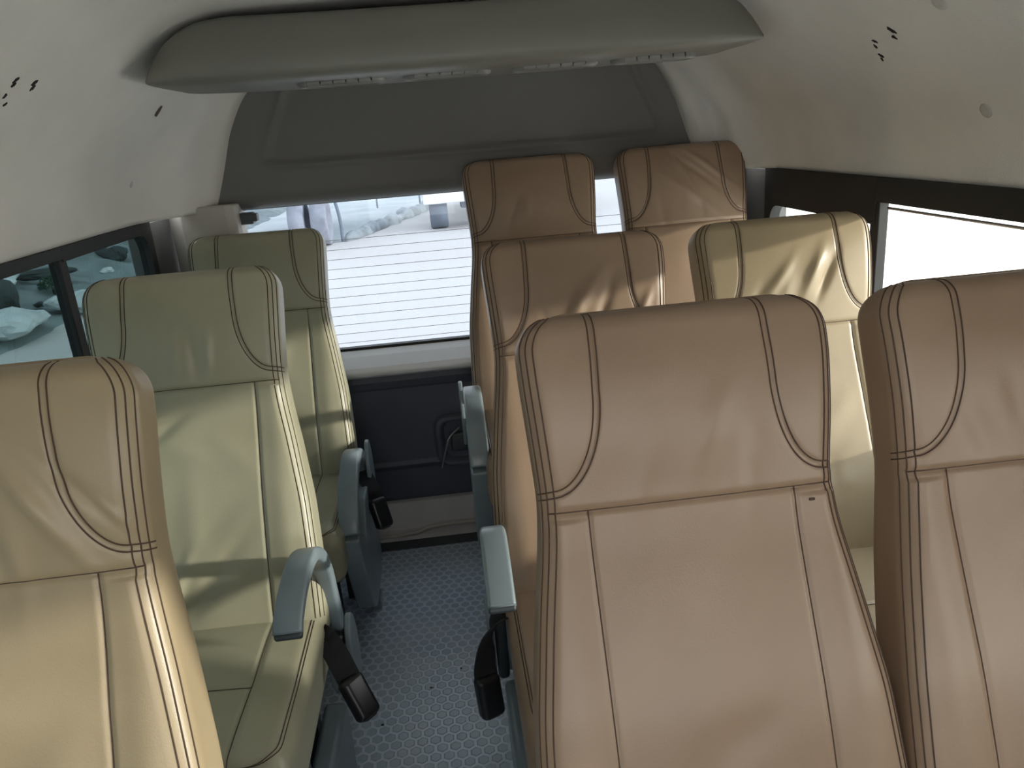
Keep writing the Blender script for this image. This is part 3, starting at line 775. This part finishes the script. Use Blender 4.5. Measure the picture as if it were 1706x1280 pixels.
M_BOUNCE = mat('white_bounce_ground', (.88, .86, .82), .95, noise_amt=.05, noise_scale=2)
o = MB().add([(1.6, -12, GZ+.01), (40, -12, GZ+.01), (40, 22, GZ+.01), (6.5, 22, GZ+.01), (1.6, 4, GZ+.01)], [(0, 1, 2, 3, 4)]).build('bounce_ground', M_BOUNCE, smooth=False); tag(o, kind='structure')  # white ground patch added to bounce light through the right windows onto the headliner
M_APRON = mat('grey_blue_apron', (.40, .45, .47), .95, noise_amt=.3, noise_scale=.8, alt=(.52, .55, .56))
o = MB().add([(-2.1, 17.6, GZ+.01), (-.25, 24.5, GZ+.01), (-.25, 60, GZ+.01), (-14, 60, GZ+.01), (-5.5, 17.6, GZ+.01)], [(0, 1, 2, 3, 4)]).build('yard_apron', M_APRON, smooth=False); tag(o, kind='structure')
M_VWHITE = mat('white_vehicle_paint', (.85, .87, .9), rough=.3)
M_TYRE = mat('dusty_tyre_rubber', (.20, .235, .29), rough=.9, noise_amt=.2, noise_scale=3)
def wheel(parent, name, c, R, w, axis=(1, 0, 0)):
    ax = Vector(axis).normalized(); q = ax.to_track_quat('X', 'Z').to_matrix(); V = []; n_ = 36
    ring = [(-w/2, R*.62), (-w/2, R*.93), (-w*.42, R), (w*.42, R), (w/2, R*.93), (w/2, R*.62), (w*.3, R*.55), (w*.1, R*.2), (w*.1, 0.001)]
    for a, rr in ring:
        for k in range(n_): t_ = 2*math.pi*k/n_; V.append(Vector(c)+q @ Vector((a, rr*math.cos(t_), rr*math.sin(t_))))
    F = [(i*n_+k, i*n_+(k+1) % n_, (i+1)*n_+(k+1) % n_, (i+1)*n_+k) for i in range(len(ring)-1) for k in range(n_)]+[tuple(range(n_))[::-1]]
    return MB().add(V, F).build(name, M_TYRE, parent)

# truck parked behind, right: white bumper, tyre underneath
tr = empty('parked_truck', (.80, 18.2, GZ), 'white truck seen through the rear glass with dark tyre below its bumper', 'truck')
t = MB(); t.box(-1.15, 2.6, -.1, .5, .60, 1.35); t.build('bumper', M_VWHITE, tr, smooth=False, bevel=.03)
t = MB(); t.box(-1.1, 2.5, .5, 7, 1.1, 2.6); t.build('body', M_VWHITE, tr, smooth=False, bevel=.06)
t = MB(); t.box(-.3, 1.6, .1, .4, .45, .70); t.build('axle', mat('axle_grey', (.25, .27, .31), .8), tr, smooth=False, bevel=.05)
for x in (-.82, 2.0): wheel(tr, 'tyre', (x, .45, .42), .42, .42)
for x in (-.62, -.45):
    t = MB(); t.prism([(x+.055*math.cos(q), 1.0+.055*math.sin(q)) for q in np.linspace(0, 2*math.pi, 16)[:-1]], -.115, -.1, 1)
    t.build('bumper_hole', M_TYRE, tr, smooth=False)
t = MB(); t.box(.05, .33, -.115, -.1, .98, 1.16); t.build('number_plate', mat('green_grey_plate', (.25, .33, .27), .7), tr, smooth=False)
# truck at left with twin tyres
tl = empty('parked_lorry', (-3.3, 16.6, GZ), 'pale lorry end with twin rear tyres at the left of the rear glass', 'lorry')
t = MB(); t.box(-1.6, .9, .2, 6, 1.55, 2.6); t.build('body', M_VWHITE, tl, smooth=False, bevel=.05)
M_PALE = mat('pale_dusty_tyre', (.36, .38, .44), rough=.9, noise_amt=.25, noise_scale=4)
for x in (.25, .72):
    q = wheel(tl, 'tyre', (x, .75, .52), .52, .34); q.data.materials[0] = M_PALE
t = MB(); t.box(-1.1, -.7, .1, .8, .9, 1.5); t.build('mudguard', M_PALE, tl, smooth=False, bevel=.08)
t = MB(); t.tube(bez([(1.02, .1, 1.35), (1.12, .1, 1.1), (1.2, .1, .6), (1.2, .1, .12)], 14), .035, 8); t.build('hose', M_TYRE, tl)
# rubble kerb running away
random.seed(11)
def rock(c, s, seed, mt, name, label, cat, group=None, flat=.7):
    bm = bmesh.new(); bmesh.ops.create_icosphere(bm, subdivisions=3, radius=1)
    for v in bm.verts:
        n1 = noise.noise(v.co*1.1+Vector((seed*3.1, 0, 0))); n2 = noise.noise(v.co*3+Vector((0, seed*2.3, 0)))
        v.co *= 1+.45*n1+.15*n2; v.co = Vector((v.co.x*s[0], v.co.y*s[1], v.co.z*s[2]))
    me = bpy.data.meshes.new(name); bm.to_mesh(me); bm.free(); me.materials.append(mt)
    o = bpy.data.objects.new(name, me); COL.objects.link(o); o.location = c; o.rotation_euler.z = seed*1.7
    if label: tag(o, label, cat, group)
    return o
M_KERB = mat('kerb_concrete', (.42, .47, .50), .95, noise_amt=.5, noise_scale=3, bump=1, bump_scale=8)
kb = MB(); A = Vector((-2.1, 17.6, GZ)); B = Vector((-.25, 24.5, GZ))
rr = random.Random(3); pts = [A.lerp(B, k/24)+Vector((rr.uniform(-.05, .05), 0, .05)) for k in range(25)]
kb.tube(pts, [rr.uniform(.06, .18)*(1+k/30) for k in range(25)], 7)
o = kb.build('rubble_kerb', M_KERB); tag(o, 'broken grey kerb running diagonally across the pale ground behind the van', 'kerb')
wi = MB().tube(bez([(-2.0, 26, 1.0-.7), (-1.0, 26, 1.16-.7), (-.2, 26, 1.28-.7)], 12), .03, 6).build('low_wire', M_KERB); wi.location.z = 0
for x_ in (-2.0, -.6): MB().tube([(x_, 26, GZ), (x_, 26, .33+(x_+2)*.16)], .03, 6).build('post', M_KERB, wi)
tag(wi, 'thin dark wire fence far behind the kerb', 'fence')

# left side: shaded bank of rubble and bushes
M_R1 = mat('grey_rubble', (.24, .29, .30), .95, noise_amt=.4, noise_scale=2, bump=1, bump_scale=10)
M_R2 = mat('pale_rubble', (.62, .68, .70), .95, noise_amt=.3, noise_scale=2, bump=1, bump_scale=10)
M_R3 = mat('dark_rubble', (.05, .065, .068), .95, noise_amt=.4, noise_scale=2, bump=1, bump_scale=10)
M_LEAF = mat('bush_leaves', (.05, .12, .08), .8, noise_amt=.5, noise_scale=4)
bank = MB(); V = []; nx_, ny_ = 30, 50
for i in range(nx_+1):
    for j in range(ny_+1):
        x = -5.2-i*.35; y = 4+j*.5; z = GZ+.0+min(1, i/12)*1.1+max(0, i-12)*.22+.18*noise.noise(Vector((x*1.1, y*1.1, 0)))
        V.append((x, y, z if i else GZ-.05))
bank.add(V, [(i*(ny_+1)+j, i*(ny_+1)+j+1, (i+1)*(ny_+1)+j+1, (i+1)*(ny_+1)+j) for i in range(nx_) for j in range(ny_)])
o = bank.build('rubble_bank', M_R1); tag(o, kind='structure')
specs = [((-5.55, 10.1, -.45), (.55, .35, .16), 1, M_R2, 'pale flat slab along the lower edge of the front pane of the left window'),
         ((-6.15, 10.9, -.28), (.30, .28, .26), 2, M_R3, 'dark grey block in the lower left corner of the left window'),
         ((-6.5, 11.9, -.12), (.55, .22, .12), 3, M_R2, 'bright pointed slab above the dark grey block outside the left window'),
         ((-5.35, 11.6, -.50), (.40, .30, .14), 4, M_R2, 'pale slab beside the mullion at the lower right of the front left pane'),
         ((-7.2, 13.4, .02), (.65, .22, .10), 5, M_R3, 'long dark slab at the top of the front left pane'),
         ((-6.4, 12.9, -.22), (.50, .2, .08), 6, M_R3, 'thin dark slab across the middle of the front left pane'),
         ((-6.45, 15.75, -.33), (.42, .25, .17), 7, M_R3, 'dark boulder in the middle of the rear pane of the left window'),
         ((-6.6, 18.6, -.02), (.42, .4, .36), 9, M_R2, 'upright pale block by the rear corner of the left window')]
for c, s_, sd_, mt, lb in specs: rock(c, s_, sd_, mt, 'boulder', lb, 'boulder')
for k, (x, y, r_) in enumerate(((-7.35, 16.9, .20), (-7.05, 15.55, .12), (-6.05, 14.4, .10), (-5.6, 13.6, .10), (-6.15, 9.9, .09), (-5.9, 11.6, .07), (-6.9, 12.8, .11), (-6.7, 11.3, .08), (-6.1, 17.3, .15), (-7.2, 18.6, .2))):
    i_ = (-5.2-x)/.35; z = GZ+min(1, i_/12)*1.1+max(0, i_-12)*.22
    rock((x, y, z+r_*.2), (r_*1.3, r_, r_*.6), 30+k, (M_R3, M_R3, M_R2, M_R3, M_R2, M_R3)[k % 6], 'stone', 'small loose stone on the shaded rubble bank outside the left window', 'stone', 'small stones on the rubble bank')
def bush(c, R, n_, seed, label):
    rr = random.Random(seed); mb = MB()
    for _ in range(n_):
        th = rr.uniform(0, 6.28); ph = math.acos(rr.uniform(-.3, 1)); r_ = R*rr.uniform(.55, 1)
        p_ = Vector(c)+Vector((r_*math.sin(ph)*math.cos(th), r_*math.sin(ph)*math.sin(th), r_*.8*math.cos(ph)))
        a = Vector((rr.uniform(-1, 1), rr.uniform(-1, 1), rr.uniform(-1, 1))).normalized(); b2 = a.orthogonal().normalized(); s_ = rr.uniform(.10, .18)*R
        c2 = a.cross(b2)
        mb.add([p_-a*s_, p_-b2*s_*.4+c2*.01, p_+a*s_, p_+b2*s_*.4+c2*.01], [(0, 1, 2, 3)])
    o = mb.build('bush', M_LEAF, smooth=False); tag(o, label, 'bush')
    st = MB(); 
    for k in range(5): st.tube([Vector(c)+Vector((0, 0, -R)), Vector(c)+Vector((rr.uniform(-.5, .5)*R, rr.uniform(-.5, .5)*R, R*.4))], .02, 5)
    st.build('stem', M_R3, o)
bush((-6.0, 12.25, -.34), .20, 500, 1, 'green bush among the slabs in the front pane of the left window')
bush((-6.95, 17.75, -.08), .26, 900, 2, 'green bush at the top of the rear pane of the left window')
